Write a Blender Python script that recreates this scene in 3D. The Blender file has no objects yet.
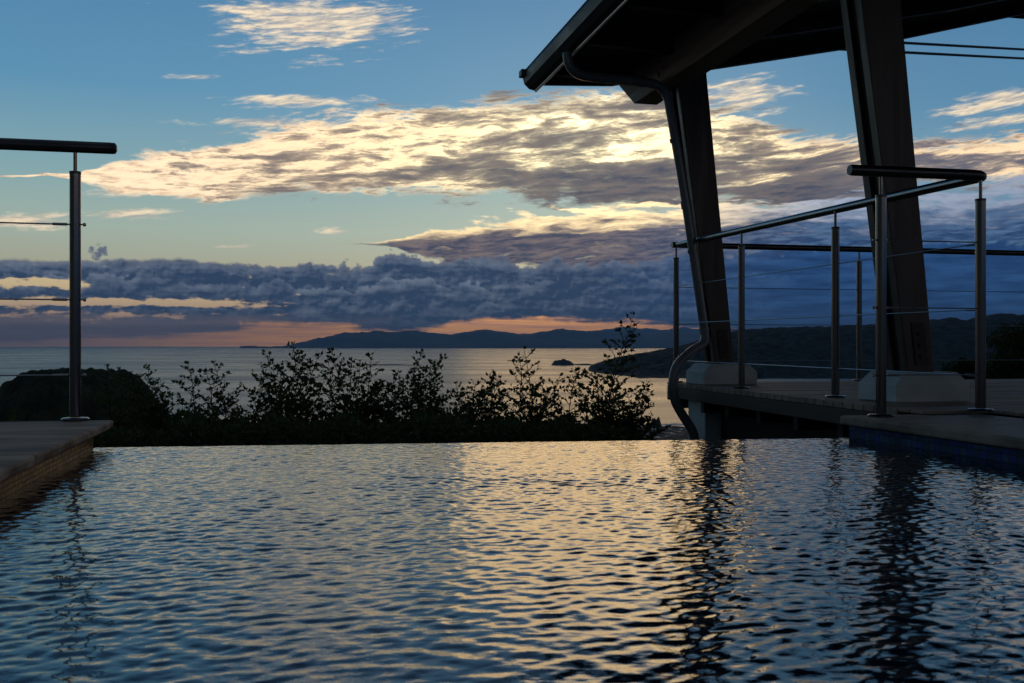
import bpy, math, random
import numpy as np
from mathutils import Vector, Matrix

R = math.radians
SC = bpy.context.scene
COL = SC.collection
random.seed(7)
RNG = np.random.default_rng(11)

# ------------------------------------------------------------------ camera
HY = 345.2            # picture row of the eye level
F = 1000.0
TH = R(13.0)          # the pool is turned 13 degrees to the view
CT, ST = math.cos(TH), math.sin(TH)
cam = bpy.data.cameras.new("camera")
cam.sensor_width = 36.0
cam.lens = 36.0 * F / 1024.0
cam.shift_y = (HY - 341.5) / 1024.0
cam.clip_start = 0.05
cam.clip_end = 400000.0
co = bpy.data.objects.new("camera", cam)
COL.objects.link(co)
co.location = (0, 0, 0)
co.rotation_euler = (R(90), 0, 0)
SC.camera = co
cam.dof.use_dof = True
cam.dof.focus_distance = 4.5
cam.dof.aperture_fstop = 15.0

# ------------------------------------------------------------------ sky, sun, exposure
SUN_AZ, SUN_EL = R(5.0), R(8.5)      # to the right of +Y, up


def lin(c):
    out = []
    for v in c:
        v = v / 255.0
        out.append(v / 12.92 if v <= 0.04045 else ((v + 0.055) / 1.055) ** 2.4)
    return tuple(out)


class S:
    """a tiny language over shader sockets"""
    nt = None

    def __init__(self, s):
        self.s = s

    @staticmethod
    def math(op, *a, clamp=False):
        n = S.nt.nodes.new("ShaderNodeMath")
        n.operation = op
        n.use_clamp = clamp
        for i, v in enumerate(a):
            if isinstance(v, S):
                S.nt.links.new(v.s, n.inputs[i])
            else:
                n.inputs[i].default_value = float(v)
        return S(n.outputs[0])

    def __add__(self, o): return S.math("ADD", self, o)
    def __radd__(self, o): return S.math("ADD", self, o)
    def __sub__(self, o): return S.math("SUBTRACT", self, o)
    def __rsub__(self, o): return S.math("SUBTRACT", o, self)
    def __mul__(self, o): return S.math("MULTIPLY", self, o)
    def __rmul__(self, o): return S.math("MULTIPLY", self, o)
    def __truediv__(self, o): return S.math("DIVIDE", self, o)


def vec(x, y, z):
    n = S.nt.nodes.new("ShaderNodeCombineXYZ")
    for i, v in enumerate((x, y, z)):
        if isinstance(v, S):
            S.nt.links.new(v.s, n.inputs[i])
        else:
            n.inputs[i].default_value = float(v)
    return S(n.outputs[0])


def noise(v, detail=6, rough=0.55, dist=0.0, scale=1.0, lac=2.0):
    n = S.nt.nodes.new("ShaderNodeTexNoise")
    n.inputs["Scale"].default_value = scale
    n.inputs["Detail"].default_value = detail
    n.inputs["Roughness"].default_value = rough
    n.inputs["Lacunarity"].default_value = lac
    n.inputs["Distortion"].default_value = dist
    S.nt.links.new(v.s, n.inputs["Vector"])
    return S(n.outputs["Fac"])


def sstep(x, a, b):
    n = S.nt.nodes.new("ShaderNodeMapRange")
    n.interpolation_type = "SMOOTHSTEP"
    if a > b:
        a, b = b, a
        n.inputs["To Min"].default_value = 1.0
        n.inputs["To Max"].default_value = 0.0
    n.inputs["From Min"].default_value = a
    n.inputs["From Max"].default_value = b
    S.nt.links.new(x.s, n.inputs["Value"])
    return S(n.outputs["Result"])


def mixc(f, a, b):
    n = S.nt.nodes.new("ShaderNodeMix")
    n.data_type = "RGBA"
    n.clamp_factor = True
    ins = [n.inputs[0], n.inputs[6], n.inputs[7]]
    for i, v in zip(ins, (f, a, b)):
        if isinstance(v, S):
            S.nt.links.new(v.s, i)
        elif isinstance(v, (int, float)):
            i.default_value = v
        else:
            i.default_value = tuple(v[:3]) + (1.0,)
    return S(n.outputs[2])


def scalec(c, f):
    n = S.nt.nodes.new("ShaderNodeVectorMath")
    n.operation = "SCALE"
    S.nt.links.new(c.s, n.inputs[0])
    if isinstance(f, S):
        S.nt.links.new(f.s, n.inputs[3])
    else:
        n.inputs[3].default_value = f
    return S(n.outputs[0])


def curve(x, pts, lo, hi, ylo, yhi):
    """piecewise smooth function through pts"""
    t = S.math("DIVIDE", x - lo, hi - lo, clamp=True)
    n = S.nt.nodes.new("ShaderNodeFloatCurve")
    c = n.mapping.curves[0]
    pp = [((p - lo) / (hi - lo), (q - ylo) / (yhi - ylo)) for p, q in pts]
    c.points[0].location = pp[0]
    c.points[1].location = pp[-1]
    for p in pp[1:-1]:
        c.points.new(*p)
    for p in c.points:
        p.handle_type = "AUTO_CLAMPED"
    n.mapping.extend = "HORIZONTAL"
    n.mapping.update()
    S.nt.links.new(t.s, n.inputs["Value"])
    return S(n.outputs[0]) * (yhi - ylo) + ylo


def ramp(x, stops, lo, hi):
    t = S.math("DIVIDE", x - lo, hi - lo, clamp=True)
    n = S.nt.nodes.new("ShaderNodeValToRGB")
    els = n.color_ramp.elements
    st = [((p - lo) / (hi - lo), c) for p, c in stops]
    els[0].position, els[0].color = st[0][0], lin(st[0][1]) + (1,)
    els[1].position, els[1].color = st[-1][0], lin(st[-1][1]) + (1,)
    for p, c in st[1:-1]:
        e = els.new(p)
        e.color = lin(c) + (1,)
    S.nt.links.new(t.s, n.inputs[0])
    return S(n.outputs[0])


def AE(px, py):
    dx = px - 512.0
    return 1000 * math.atan(dx / F), 1000 * math.atan((HY - py) / math.hypot(F, dx))


def build_sky():
    w = bpy.data.worlds.new("World")
    SC.world = w
    w.use_nodes = True
    nt = w.node_tree
    S.nt = nt
    bg = nt.nodes["Background"]
    tc = nt.nodes.new("ShaderNodeTexCoord")
    sx = nt.nodes.new("ShaderNodeSeparateXYZ")
    nt.links.new(tc.outputs["Generated"], sx.inputs[0])
    X, Y, Z = S(sx.outputs[0]), S(sx.outputs[1]), S(sx.outputs[2])
    az = S.math("ARCTAN2", X, Y) * 1000.0        # thousandths of a radian, right of the bay
    el = S.math("ARCSINE", Z) * 1000.0
    sky = nt.nodes.new("ShaderNodeTexSky")
    sky.sky_type = "NISHITA"
    sky.sun_disc = False
    sky.sun_elevation = SUN_EL
    sky.sun_rotation = SUN_AZ
    sky.air_density = 1.0
    sky.dust_density = 0.6
    sky.ozone_density = 2.0
    nish = S(sky.outputs[0])

    # clear sky by height, in two directions of the compass
    west = ramp(el, [(-20, (105, 92, 100)), (0, (195, 142, 102)), (40, (180, 148, 110)), (75, (154, 154, 132)),
                     (110, (144, 160, 148)), (160, (116, 148, 152)), (240, (76, 126, 156)),
                     (340, (62, 110, 146)), (440, (42, 76, 108)), (600, (26, 48, 74)), (1000, (50, 64, 82)), (1570, (78, 82, 88))], -20, 1570)
    north = ramp(el, [(-20, (22, 40, 75)), (0, (32, 60, 110)), (60, (40, 76, 128)), (120, (80, 114, 144)),
                      (160, (94, 134, 156)), (220, (66, 116, 148)), (340, (54, 100, 138)),
                      (440, (38, 68, 98)), (600, (26, 46, 70)), (1000, (48, 62, 80)), (1570, (78, 82, 88))], -20, 1570)
    east = ramp(el, [(-20, (12, 14, 18)), (0, (18, 21, 27)), (200, (22, 27, 34)), (700, (34, 42, 53)), (1570, (78, 82, 88))], -20, 1570)
    side = sstep(az, 90, 420)
    clear = mixc(side, west, north)
    absaz = S.math("ABSOLUTE", az)
    clear = mixc(sstep(absaz, 800, 1900), clear, east)
    nsk = scalec(nish, 0.1)
    clear = mixc(0.06, clear, nsk)

    # shared fields
    warp = noise(vec(az / 130.0, el / 60.0, 3.3), 4, 0.5) - 0.5
    warp2 = noise(vec(az / 45.0, el / 22.0, 9.1), 4, 0.5) - 0.5
    aw = az + warp * 60.0
    ew = el + warp * 26.0 + warp2 * 8.0
    glow = S.math("EXPONENT", (S.math("POWER", (az - 85.0) / 190.0, 2.0) + S.math("POWER", (el - 185.0) / 85.0, 2.0)) * -1.0)
    front = sstep(absaz, 1500, 700)

    col = clear

    # --- high thin wisps
    streak = noise(vec((aw + ew * 0.9) / 66.0, (ew - aw * 0.12) / 11.0, 1.7), 9, 0.64)
    fine = noise(vec(aw / 22.0, (el + warp * 10.0 - az * 0.12) / 3.4, 5.5), 6, 0.62)
    reg = None
    for px, py, rx, ry, amp in ((318, 24, 125, 40, .40), (275, 122, 120, 9, .34), (300, 102, 110, 9, .40), (195, 77, 42, 5, .36),
                                (985, 104, 70, 14, .40), (985, 122, 62, 9, .36), (30, 222, 52, 12, .38), (130, 213, 60, 9, .36), (120, 192, 50, 8, .34),
                                (330, 231, 40, 6, .36), (238, 246, 40, 4, .32), (345, 60, 55, 6, .2),
                                (740, 100, 70, 26, .36), (470, 128, 60, 16, .3), (1020, 150, 90, 14, .3)):
        a0, e0 = AE(px, py)
        d = S.math("POWER", (az - a0) / rx, 2.0) + S.math("POWER", (el - e0 - (az - a0) * 0.06) / ry, 2.0)
        g = S.math("EXPONENT", d * -1.0) * amp
        reg = g if reg is None else S.math("MAXIMUM", reg, g)
    high = sstep(el, 380, 560) * 0.13
    wm = sstep(streak * 0.7 + fine * 0.3 + reg + high * front, 0.72, 0.92)
    wcol = mixc(sstep(fine, .35, .65), lin((166, 158, 150)), lin((228, 208, 176)))
    col = mixc(wm * 0.93, col, wcol)

    # --- the wide bright bank of broken cloud in front of the sun
    cen = curve(az, [(-600, 148), (-420, 152), (-300, 165), (-200, 182), (-100, 188), (0, 192), (120, 190), (220, 178), (330, 163), (460, 168), (700, 175)],
                -600, 700, 100, 240)
    hal = curve(az, [(-600, 0.5), (-440, 1), (-400, 8), (-330, 24), (-200, 38), (-100, 44), (0, 52), (100, 62), (200, 50), (300, 34), (420, 24), (700, 30)],
                -600, 700, 0, 80)
    t = (ew - cen) / hal
    at = S.math("ABSOLUTE", t)
    n1 = noise(vec(aw / 85.0, (ew - aw * 0.06) / 17.0, 21.0), 10, 0.66)
    n2 = noise(vec(aw / 40.0, (ew - aw * 0.06) / 6.5, 4.0), 9, 0.68)
    n3 = noise(vec(aw / 22.0, (el + warp * 14.0 - az * 0.04) / 3.6, 14.0), 7, 0.68)
    nl = noise(vec(aw / 190.0, (ew - aw * .03) / 10.0, 33.0), 7, 0.6)
    dens = n1 * 0.50 + n2 * 0.34 + n3 * 0.16 + (nl - .5) * (sstep(az, 80, 200) * .5 + .12)
    m = sstep(dens + (n3 - .5) * .10 + at * -0.30 + 0.235, 0.42, 0.53)
    n9 = noise(vec(aw / 150.0, ew / 30.0, 27.0), 6, 0.58)
    core = S.math("EXPONENT", (S.math("POWER", (az - 75.0) / 150.0, 2.0) + S.math("POWER", (ew - 165.0) / 24.0, 2.0)) * -1.0)
    core_r = S.math("EXPONENT", (S.math("POWER", (az - 290.0) / 130.0, 2.0) + S.math("POWER", (ew - 152.0) / 16.0, 2.0)) * -1.0)
    tau = S.math("MAXIMUM", dens * 0.7 + n9 * 0.3 - 0.512 + core * 0.080 + core_r * 0.08 + sstep(az, -260, 20) * 0.035, 0.0)
    thru = S.math("EXPONENT", tau * -30.0)
    lit = mixc(glow, lin((234, 204, 164)), lin((255, 236, 184)))
    lit = mixc(sstep(az, -120, -380) * 0.5, lit, lin((236, 212, 180)))
    tan = sstep(n3 * .55 + n2 * .45, .46, .62)
    lit = mixc(tan * (0.80 - glow * .30), lit, lin((164, 138, 116)))
    glow2 = S.math("EXPONENT", (S.math("POWER", (az - 95.0) / 80.0, 2.0) + S.math("POWER", (el - 222.0) / 30.0, 2.0)) * -1.0)
    lit = scalec(lit, glow * 0.26 + glow2 * 0.45 + 1.06 + sstep(az, 0, -160) * .10)
    shade = mixc(sstep(n2 * .6 + n3 * .4, .40, .60), lin((50, 60, 80)), lin((106, 98, 96)))
    shade = mixc(sstep(az, 250, 420) * .6, shade, lin((70, 80, 104)))
    c = mixc(thru, shade, lit)
    col = mixc(m, col, c)

    # --- low grey sheet with a bright rim, running off to the right
    cen2 = curve(az, [(-300, 100), (-135, 99), (-60, 100), (20, 104), (100, 103), (200, 104), (350, 98), (500, 105)], -300, 500, 60, 160)
    hal2 = curve(az, [(-300, 0.5), (-145, 1.0), (-90, 11), (0, 25), (90, 31), (200, 36), (350, 40), (500, 44)], -300, 500, 0, 60)
    t2 = (el + warp * 16.0 + warp2 * 12.0 - cen2) / hal2
    at2 = S.math("ABSOLUTE", t2)
    n4 = noise(vec(aw / 60.0, ew / 11.0, 31.0), 8, 0.6)
    cov = sstep(az, -175, -110)
    m2 = sstep(n4 * 0.85 - at2 * 0.34 + 0.20, 0.27, 0.37) * cov
    core2 = sstep(n4 * 0.6 - at2 * sstep(t2, -0.5, 0.3) * 0.42 + 0.33 + (n2 - .5) * 0.55 + (n3 - .5) * .25, 0.26, 0.54)
    var2 = sstep(n2 + (n3 - .5) * .6, .36, .66)
    sh2 = mixc(sstep(az, 60, 330), mixc(var2, lin((62, 66, 84)), lin((116, 104, 102))), mixc(var2, lin((30, 54, 90)), lin((74, 100, 132))))
    rim = scalec(mixc(sstep(az, 120, 330), lin((255, 224, 170)), lin((150, 160, 180))), glow * 0.6 + 0.85)
    col = mixc(m2, col, mixc(core2, rim, sh2))

    # --- bank of cumulus over the sea, bumpy top
    bump = noise(vec(az / 42.0, el / 60.0, 41.0), 3, 0.5)
    puff = noise(vec(az / 13.0, el / 11.0, 44.0), 6, 0.62)
    tower = curve(az, [(-600, 74), (-470, 76), (-400, 79), (-300, 81), (-150, 78), (-128, 86), (-60, 88), (0, 84), (60, 82), (120, 84), (200, 88), (300, 92), (500, 90), (700, 70)], -600, 700, 40, 120)
    bil = sstep(az, -340, -120) * .75 + .35
    top = tower + (bump - 0.5) * 28.0 * bil + (puff - 0.5) * 24.0 * bil
    m3 = sstep(top - el, -1.2, 2.2) * sstep(absaz, 1500, 900)
    n5 = noise(vec(az / 34.0, el / 9.0, 51.0), 7, 0.6)
    n6 = noise(vec(az / 70.0, el / 6.5, 57.0), 7, 0.55)
    n8 = noise(vec(aw / 80.0, el / 7.0, 81.0), 7, 0.58)
    puff2 = noise(vec((az - 2.0) / 13.0, (el + 3.2) / 11.0, 44.0), 6, 0.62)

    def heads(d, k):
        """light on the heads of one row of cumulus, d below its top"""
        return sstep(d, 16.0, 0.0) * sstep(d, -1.0, 0.8) * k
    big = noise(vec(az / 30.0, el / 120.0, 91.0), 3, 0.5)
    top_b = S.math("ADD", (big - .5) * 44.0 + (puff - .5) * 20.0, 60.0) + sstep(az, -120, 0) * 4.0
    big2 = noise(vec(az / 24.0, el / 120.0, 97.0), 3, 0.5)
    top_c = (big2 - .5) * 34.0 + (puff - .5) * 16.0 + 41.0
    brk1 = sstep(noise(vec(az / 95.0, el / 40.0, 101.0), 3, .5), .40, .60)
    brk2 = sstep(noise(vec(az / 70.0, el / 40.0, 103.0), 3, .5), .42, .62)
    hl = heads(top - el, .55)
    hl = S.math("MAXIMUM", hl * (1.0 - sstep(top_b - el, -1.0, .8) * brk1), heads(top_b - el, .8) * brk1)
    hl = S.math("MAXIMUM", hl * (1.0 - sstep(top_c - el, -1.0, .8) * brk2), heads(top_c - el, .7) * brk2)
    dark = mixc(hl * 0.7 + (n5 - .5) * 1.3 + (puff - puff2) * 1.6 + (n8 - .5) * 1.0 + .08, lin((44, 60, 84)), lin((108, 118, 134)))
    darkr = mixc(sstep(n5 * 0.3 + n8 * 0.7, .36, .64) * .75 + hl * .3, lin((20, 46, 84)), lin((42, 78, 124)))
    dk = mixc(sstep(az, 40, 300), dark, darkr)
    ledge = sstep(top - el, 6.0, -1.0) * sstep(az, 250, 0)
    dk = mixc(ledge * 0.3, dk, lin((136, 128, 126)))
    # breaks, left of the middle, where the glow behind shows
    def hump(c, h):
        return S.math("EXPONENT", S.math("POWER", (el - c) / h, 2.0) * -1.0)
    gap_a = hump(56.0, 6.0) * sstep(az + (puff - .5) * 60.0, -385, -425)
    gap_b = hump(39.5, 4.6) * sstep(az, -190, -290)
    gap_c = hump(27.0, 5.0) * sstep(az, -250, -330) * 0.55
    n7 = noise(vec(az / 26.0, el / 8.0, 71.0), 7, 0.6)
    bm = sstep(n6 * 0.5 + n7 * 0.5 + (puff - .5) * 0.30 + gap_a * 0.27 + gap_b * 0.27 + gap_c * .24
               - sstep(az, -260, -90) * 0.03 - sstep(az, 0, 120) * 0.2, 0.60, 0.70)
    bcol = mixc(sstep(el, 20, 62), lin((186, 152, 124)), lin((202, 180, 136)))
    dk = mixc(bm, dk, bcol)
    # lower veil: mauve grey on the left
    veil = sstep(el + (n8 - .5) * 14.0, 33, 22) * sstep(az + (n8 - .5) * 300.0, -60, -360) * 0.92
    dk = mixc(veil * (1.0 - bm * 0.6), dk, mixc(n6, lin((92, 88, 98)), lin((136, 118, 112))))
    # strip of orange under the cloud base
    base = curve(az, [(-600, 4), (-420, 5), (-330, 8), (-280, 13), (-190, 21), (-120, 14), (-60, 22), (0, 26), (60, 25), (130, 22), (190, 18), (280, 6), (400, 2), (700, 2)], -600, 700, 0, 40)
    sm = sstep(base + (n6 - 0.5) * 24.0 + (puff - .5) * 8.0 - el, -3.5, 4.0)
    scol = mixc(sstep(absaz, 150, 480), lin((255, 178, 98)), lin((140, 122, 114)))
    scol = mixc(sstep(noise(vec(az / 90.0, el / 3.0, 66.0), 4, .55), .4, .65) * .6, scol, lin((184, 132, 118)))
    scol = scalec(scol, sstep(absaz, 220, 60) * .3 + .95)
    dk = mixc(sm * sstep(az, 300, 200), dk, scol)
    col = mixc(m3, col, dk)
    # one lone puff left
    a0, e0 = AE(97, 252)
    d = S.math("POWER", (az - a0) / 8.0, 2.0) + S.math("POWER", (el - e0) / 7.0, 2.0)
    col = mixc(sstep(d + (puff - .5) * 5.0 + (n7 - .5) * 3.0, 1.0, 0.4) * 0.9, col, lin((80, 88, 108)))

    col = mixc(sstep(el, -2, -15), col, lin((40, 50, 66)))
    nt.links.new(scalec(col, 10.0).s, bg.inputs["Color"])
    bg.inputs["Strength"].default_value = 0.1
    w.cycles.sampling_method = "MANUAL"
    w.cycles.sample_map_resolution = 1024


build_sky()
sun = bpy.data.lights.new("sun", "SUN")
sun.energy = 0.050
sun.angle = R(16.0)
sun.color = (1.0, 0.62, 0.24)
so = bpy.data.objects.new("sun", sun)
COL.objects.link(so)
so.rotation_euler = Vector((-math.sin(SUN_AZ) * math.cos(SUN_EL), -math.cos(SUN_AZ) * math.cos(SUN_EL), -math.sin(SUN_EL))).to_track_quat("-Z", "Y").to_euler()

SC.view_settings.view_transform = "Standard"
SC.view_settings.look = "None"
SC.view_settings.exposure = 0.55
SC.view_settings.gamma = 1.0
SC.cycles.use_denoising = True
SC.cycles.max_bounces = 6
SC.cycles.diffuse_bounces = 2
SC.cycles.glossy_bounces = 4
SC.cycles.volume_bounces = 0

# ------------------------------------------------------------------ helpers


def prop(o, label=None, cat=None, group=None, kind=None):
    if label: o["label"] = label
    if cat: o["category"] = cat
    if group: o["group"] = group
    if kind: o["kind"] = kind
    return o


def uvw(u, v, z=0.0):
    return Vector((u * CT - v * ST, u * ST + v * CT, z))


def P(px, py, D):
    return Vector(((px - 512) / F * D, D, (HY - py) / F * D))


class MB:
    def __init__(self):
        self.v, self.f = [], []

    def add(self, vs, fs):
        b = len(self.v)
        self.v += [tuple(p) for p in vs]
        self.f += [tuple(i + b for i in f) for f in fs]
        return self

    def box(self, x0, x1, y0, y1, z0, z1):
        return self.add([(x0, y0, z0), (x1, y0, z0), (x1, y1, z0), (x0, y1, z0), (x0, y0, z1), (x1, y0, z1), (x1, y1, z1), (x0, y1, z1)],
                        [(3, 2, 1, 0), (4, 5, 6, 7), (0, 1, 5, 4), (1, 2, 6, 5), (2, 3, 7, 6), (3, 0, 4, 7)])

    def hexa(self, lo, hi):
        """lo, hi: four points each, counter-clockwise from above"""
        return self.add(list(lo) + list(hi), [(3, 2, 1, 0), (4, 5, 6, 7), (0, 1, 5, 4), (1, 2, 6, 5), (2, 3, 7, 6), (3, 0, 4, 7)])

    def loft(self, rings, closed_ends=True):
        n = len(rings[0])
        vs = [p for r in rings for p in r]
        fs = []
        for i in range(len(rings) - 1):
            for j in range(n):
                k = (j + 1) % n
                fs.append((i * n + j, i * n + k, (i + 1) * n + k, (i + 1) * n + j))
        if closed_ends:
            fs.append(tuple(range(n - 1, -1, -1)))
            fs.append(tuple((len(rings) - 1) * n + j for j in range(n)))
        return self.add(vs, fs)

    def tube(self, pts, r, seg=12, caps=True):
        pts = [Vector(p) for p in pts]
        rr = r if isinstance(r, (list, tuple)) else [r] * len(pts)
        rings = []
        up = None
        for i, p in enumerate(pts):
            a = pts[max(i - 1, 0)]
            b = pts[min(i + 1, len(pts) - 1)]
            d = (b - a)
            d = d.normalized() if d.length > 1e-9 else Vector((0, 0, 1))
            if up is None:
                up = Vector((0, 0, 1)) if abs(d.z) < 0.9 else Vector((1, 0, 0))
            s = d.cross(up)
            if s.length < 1e-6:
                s = d.cross(Vector((1, 0, 0)))
            s.normalize()
            q = s.cross(d).normalized()
            up = q
            rings.append([p + (s * math.cos(2 * math.pi * k / seg) + q * math.sin(2 * math.pi * k / seg)) * rr[i] for k in range(seg)])
        return self.loft(rings, caps)

    def build(self, name, mat, parent=None, smooth=False, bevel=0.0):
        me = bpy.data.meshes.new(name)
        me.from_pydata(self.v, [], self.f)
        me.materials.append(mat)
        if smooth:
            me.polygons.foreach_set("use_smooth", [True] * len(me.polygons))
        me.update()
        o = bpy.data.objects.new(name, me)
        COL.objects.link(o)
        if parent:
            o.parent = parent
        if bevel:
            b = o.modifiers.new("bevel", "BEVEL")
            b.width = bevel
            b.segments = 2
            b.limit_method = "ANGLE"
        if smooth:
            try:
                me.set_sharp_from_angle(angle=R(40))
            except Exception:
                pass
        return o


def np_mesh(name, verts, faces, mat, parent=None, smooth=False):
    """faces: (n, k) array"""
    me = bpy.data.meshes.new(name)
    verts = np.asarray(verts, dtype=np.float32)
    faces = np.asarray(faces, dtype=np.int32)
    me.vertices.add(len(verts))
    me.vertices.foreach_set("co", verts.ravel())
    n, k = faces.shape
    me.loops.add(n * k)
    me.loops.foreach_set("vertex_index", faces.ravel())
    me.polygons.add(n)
    me.polygons.foreach_set("loop_start", np.arange(0, n * k, k, dtype=np.int32))
    me.polygons.foreach_set("loop_total", np.full(n, k, dtype=np.int32))
    me.polygons.foreach_set("use_smooth", np.full(n, smooth, dtype=bool))
    me.materials.append(mat)
    me.update(calc_edges=True)
    me.validate()
    o = bpy.data.objects.new(name, me)
    COL.objects.link(o)
    if parent:
        o.parent = parent
    return o


def grid_faces(nr, nc):
    i = np.arange(nr - 1)[:, None] * nc + np.arange(nc - 1)[None, :]
    i = i.ravel()
    return np.stack([i, i + 1, i + nc + 1, i + nc], 1)


def thing(name, label, cat, u=0, v=0, z=0, group=None, rot=True):
    o = bpy.data.objects.new(name, None)
    o.empty_display_size = 0.1
    COL.objects.link(o)
    o.location = uvw(u, v, z) if rot else (u, v, z)
    if rot:
        o.rotation_euler = (0, 0, TH)
    return prop(o, label, cat, group)


# ------------------------------------------------------------------ materials


def mat(name, color=(.5, .5, .5), rough=.6, metal=0.0, spec=None):
    m = bpy.data.materials.new(name)
    m.use_nodes = True
    b = m.node_tree.nodes["Principled BSDF"]
    b.inputs["Base Color"].default_value = tuple(color) + (1,)
    b.inputs["Roughness"].default_value = rough
    b.inputs["Metallic"].default_value = metal
    if spec is not None:
        b.inputs["Specular IOR Level"].default_value = spec
    S.nt = m.node_tree
    return m, b


def coords(kind="Object"):
    n = S.nt.nodes.new("ShaderNodeTexCoord")
    return S(n.outputs[kind])


def xyz(v):
    n = S.nt.nodes.new("ShaderNodeSeparateXYZ")
    S.nt.links.new(v.s, n.inputs[0])
    return S(n.outputs[0]), S(n.outputs[1]), S(n.outputs[2])


def bump(b, h, dist=0.01, strength=1.0):
    n = S.nt.nodes.new("ShaderNodeBump")
    n.inputs["Distance"].default_value = dist
    n.inputs["Strength"].default_value = strength
    S.nt.links.new(h.s, n.inputs["Height"])
    S.nt.links.new(n.outputs[0], b.inputs["Normal"])


def link(s, b, name):
    S.nt.links.new(s.s, b.inputs[name])


def two_tone(name, c0, c1, sx, sy, sz, rough=(.5, .8), bd=0.002, metal=0.0, detail=6, spec=None):
    m, b = mat(name, c0, rough[0], metal, spec)
    x, y, z = xyz(coords())
    n = noise(vec(x * sx, y * sy, z * sz), detail, .6)
    k = sstep(n, .34, .66)
    link(mixc(k, c0, c1), b, "Base Color")
    link(k * (rough[1] - rough[0]) + rough[0], b, "Roughness")
    if bd:
        bump(b, n, bd)
    return m


M = {}
M["steel"] = two_tone("brushed_steel", (.15, .15, .155), (.12, .12, .125), 3, 3, 3, (.14, .20), 0, 1.0)
M["rail"] = two_tone("dark_rail", (.10, .10, .105), (.07, .07, .075), 6, 6, 6, (.25, .4), 0, 1.0)
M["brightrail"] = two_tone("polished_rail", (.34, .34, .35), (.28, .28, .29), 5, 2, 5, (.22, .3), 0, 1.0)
M["cable"] = mat("cable_steel", (.42, .42, .44), .35, 1.0)[0]
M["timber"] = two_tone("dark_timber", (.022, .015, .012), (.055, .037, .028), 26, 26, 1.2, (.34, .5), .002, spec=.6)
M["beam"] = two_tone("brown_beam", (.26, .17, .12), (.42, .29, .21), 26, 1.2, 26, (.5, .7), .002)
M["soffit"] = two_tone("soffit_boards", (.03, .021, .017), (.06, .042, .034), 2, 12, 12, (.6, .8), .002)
M["rooftop"] = two_tone("roof_tiles", (.10, .07, .06), (.15, .10, .08), 6, 6, 6, (.6, .8), .004)
M["gutter"] = two_tone("dark_gutter", (.030, .034, .036), (.045, .05, .05), 8, 3, 8, (.35, .5), 0, .0)
M["lip"] = mat("gutter_lip_highlight", (.9, .89, .86), .3, .6)[0]  # pale colour stands in for the highlight on the metal lip
M["pipe"] = two_tone("painted_pipe", (.15, .17, .18), (.20, .22, .23), 9, 9, 4, (.18, .28), 0, spec=.7)
M["concrete"] = two_tone("painted_concrete", (.46, .53, .54), (.62, .67, .67), 5, 5, 9, (.7, .9), .002)
def boards_mat():
    m, b = mat("weathered_boards", (.2, .17, .14), .7, spec=.2)
    x, y, z = xyz(coords())
    g = S.nt.nodes.new("ShaderNodeNewGeometry")
    r = S(g.outputs["Random Per Island"])
    n = noise(vec(x * 1.4 + r * 40.0, y * 30.0, z * 30.0), 8, .62)
    blot = noise(vec(x * 1.1, y * 1.1, 4.0), 5, .6)
    k = S.math("ADD", sstep(n, .32, .68) * .45 + r * .4, sstep(blot, .35, .65) * .3)
    link(mixc(k, (.15, .11, .08), (.44, .355, .28)), b, "Base Color")
    link(sstep(n, .3, .7) * .25 + .55, b, "Roughness")
    bump(b, n, .002)
    return m


M["boards"] = boards_mat()
M["fascia"] = two_tone("fascia_board", (.05, .038, .03), (.085, .066, .054), 22, 1.6, 22, (.6, .8), .002)
M["joist"] = two_tone("joist_timber", (.03, .024, .02), (.05, .04, .032), 9, 9, 9, (.7, .85), .002)
M["slab"] = two_tone("stone_slab", (.13, .092, .064), (.52, .41, .31), 1.3, 6.0, 12, (.6, .85), .012, detail=12, spec=.12)
M["coping"] = two_tone("coping_stone", (.17, .14, .115), (.36, .305, .25), 5, 9, 9, (.5, .75), .002, detail=8, spec=.2)
M["wall"] = two_tone("retaining_wall", (.03, .028, .026), (.055, .05, .045), 3, 3, 3, (.8, .9), .006)
M["bolt"] = mat("bolt_steel", (.05, .046, .045), .55, .6)[0]
M["wire"] = mat("power_cable", (.012, .012, .013), .6)[0]
M["bark"] = two_tone("twig_bark", (.022, .017, .012), (.04, .03, .022), 30, 30, 12, (.7, .9), 0)
M["rock"] = two_tone("shore_rock", (.03, .028, .03), (.06, .056, .055), .25, .25, .25, (.6, .85), .2)


def leaf_mat(name, c0, c1):
    m, b = mat(name, c0, .5)
    g = S.nt.nodes.new("ShaderNodeNewGeometry")
    r = S(g.outputs["Random Per Island"])
    link(mixc(r, c0, c1), b, "Base Color")
    b.inputs["Roughness"].default_value = .6
    b.inputs["Specular IOR Level"].default_value = .25
    tr = S.nt.nodes.new("ShaderNodeBsdfTranslucent")
    S.nt.links.new(mixc(r, c0, c1).s, tr.inputs["Color"])
    mx = S.nt.nodes.new("ShaderNodeMixShader")
    mx.inputs[0].default_value = .4
    S.nt.links.new(b.outputs[0], mx.inputs[1])
    S.nt.links.new(tr.outputs[0], mx.inputs[2])
    S.nt.links.new(mx.outputs[0], S.nt.nodes["Material Output"].inputs["Surface"])
    return m


M["leaf"] = leaf_mat("shrub_leaves", (.035, .062, .018), (.085, .12, .036))
M["leaf_hedge"] = leaf_mat("hedge_leaves", (.022, .04, .012), (.07, .10, .03))
M["leaf_tree"] = leaf_mat("tree_leaves", (.02, .042, .014), (.05, .085, .025))


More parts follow.
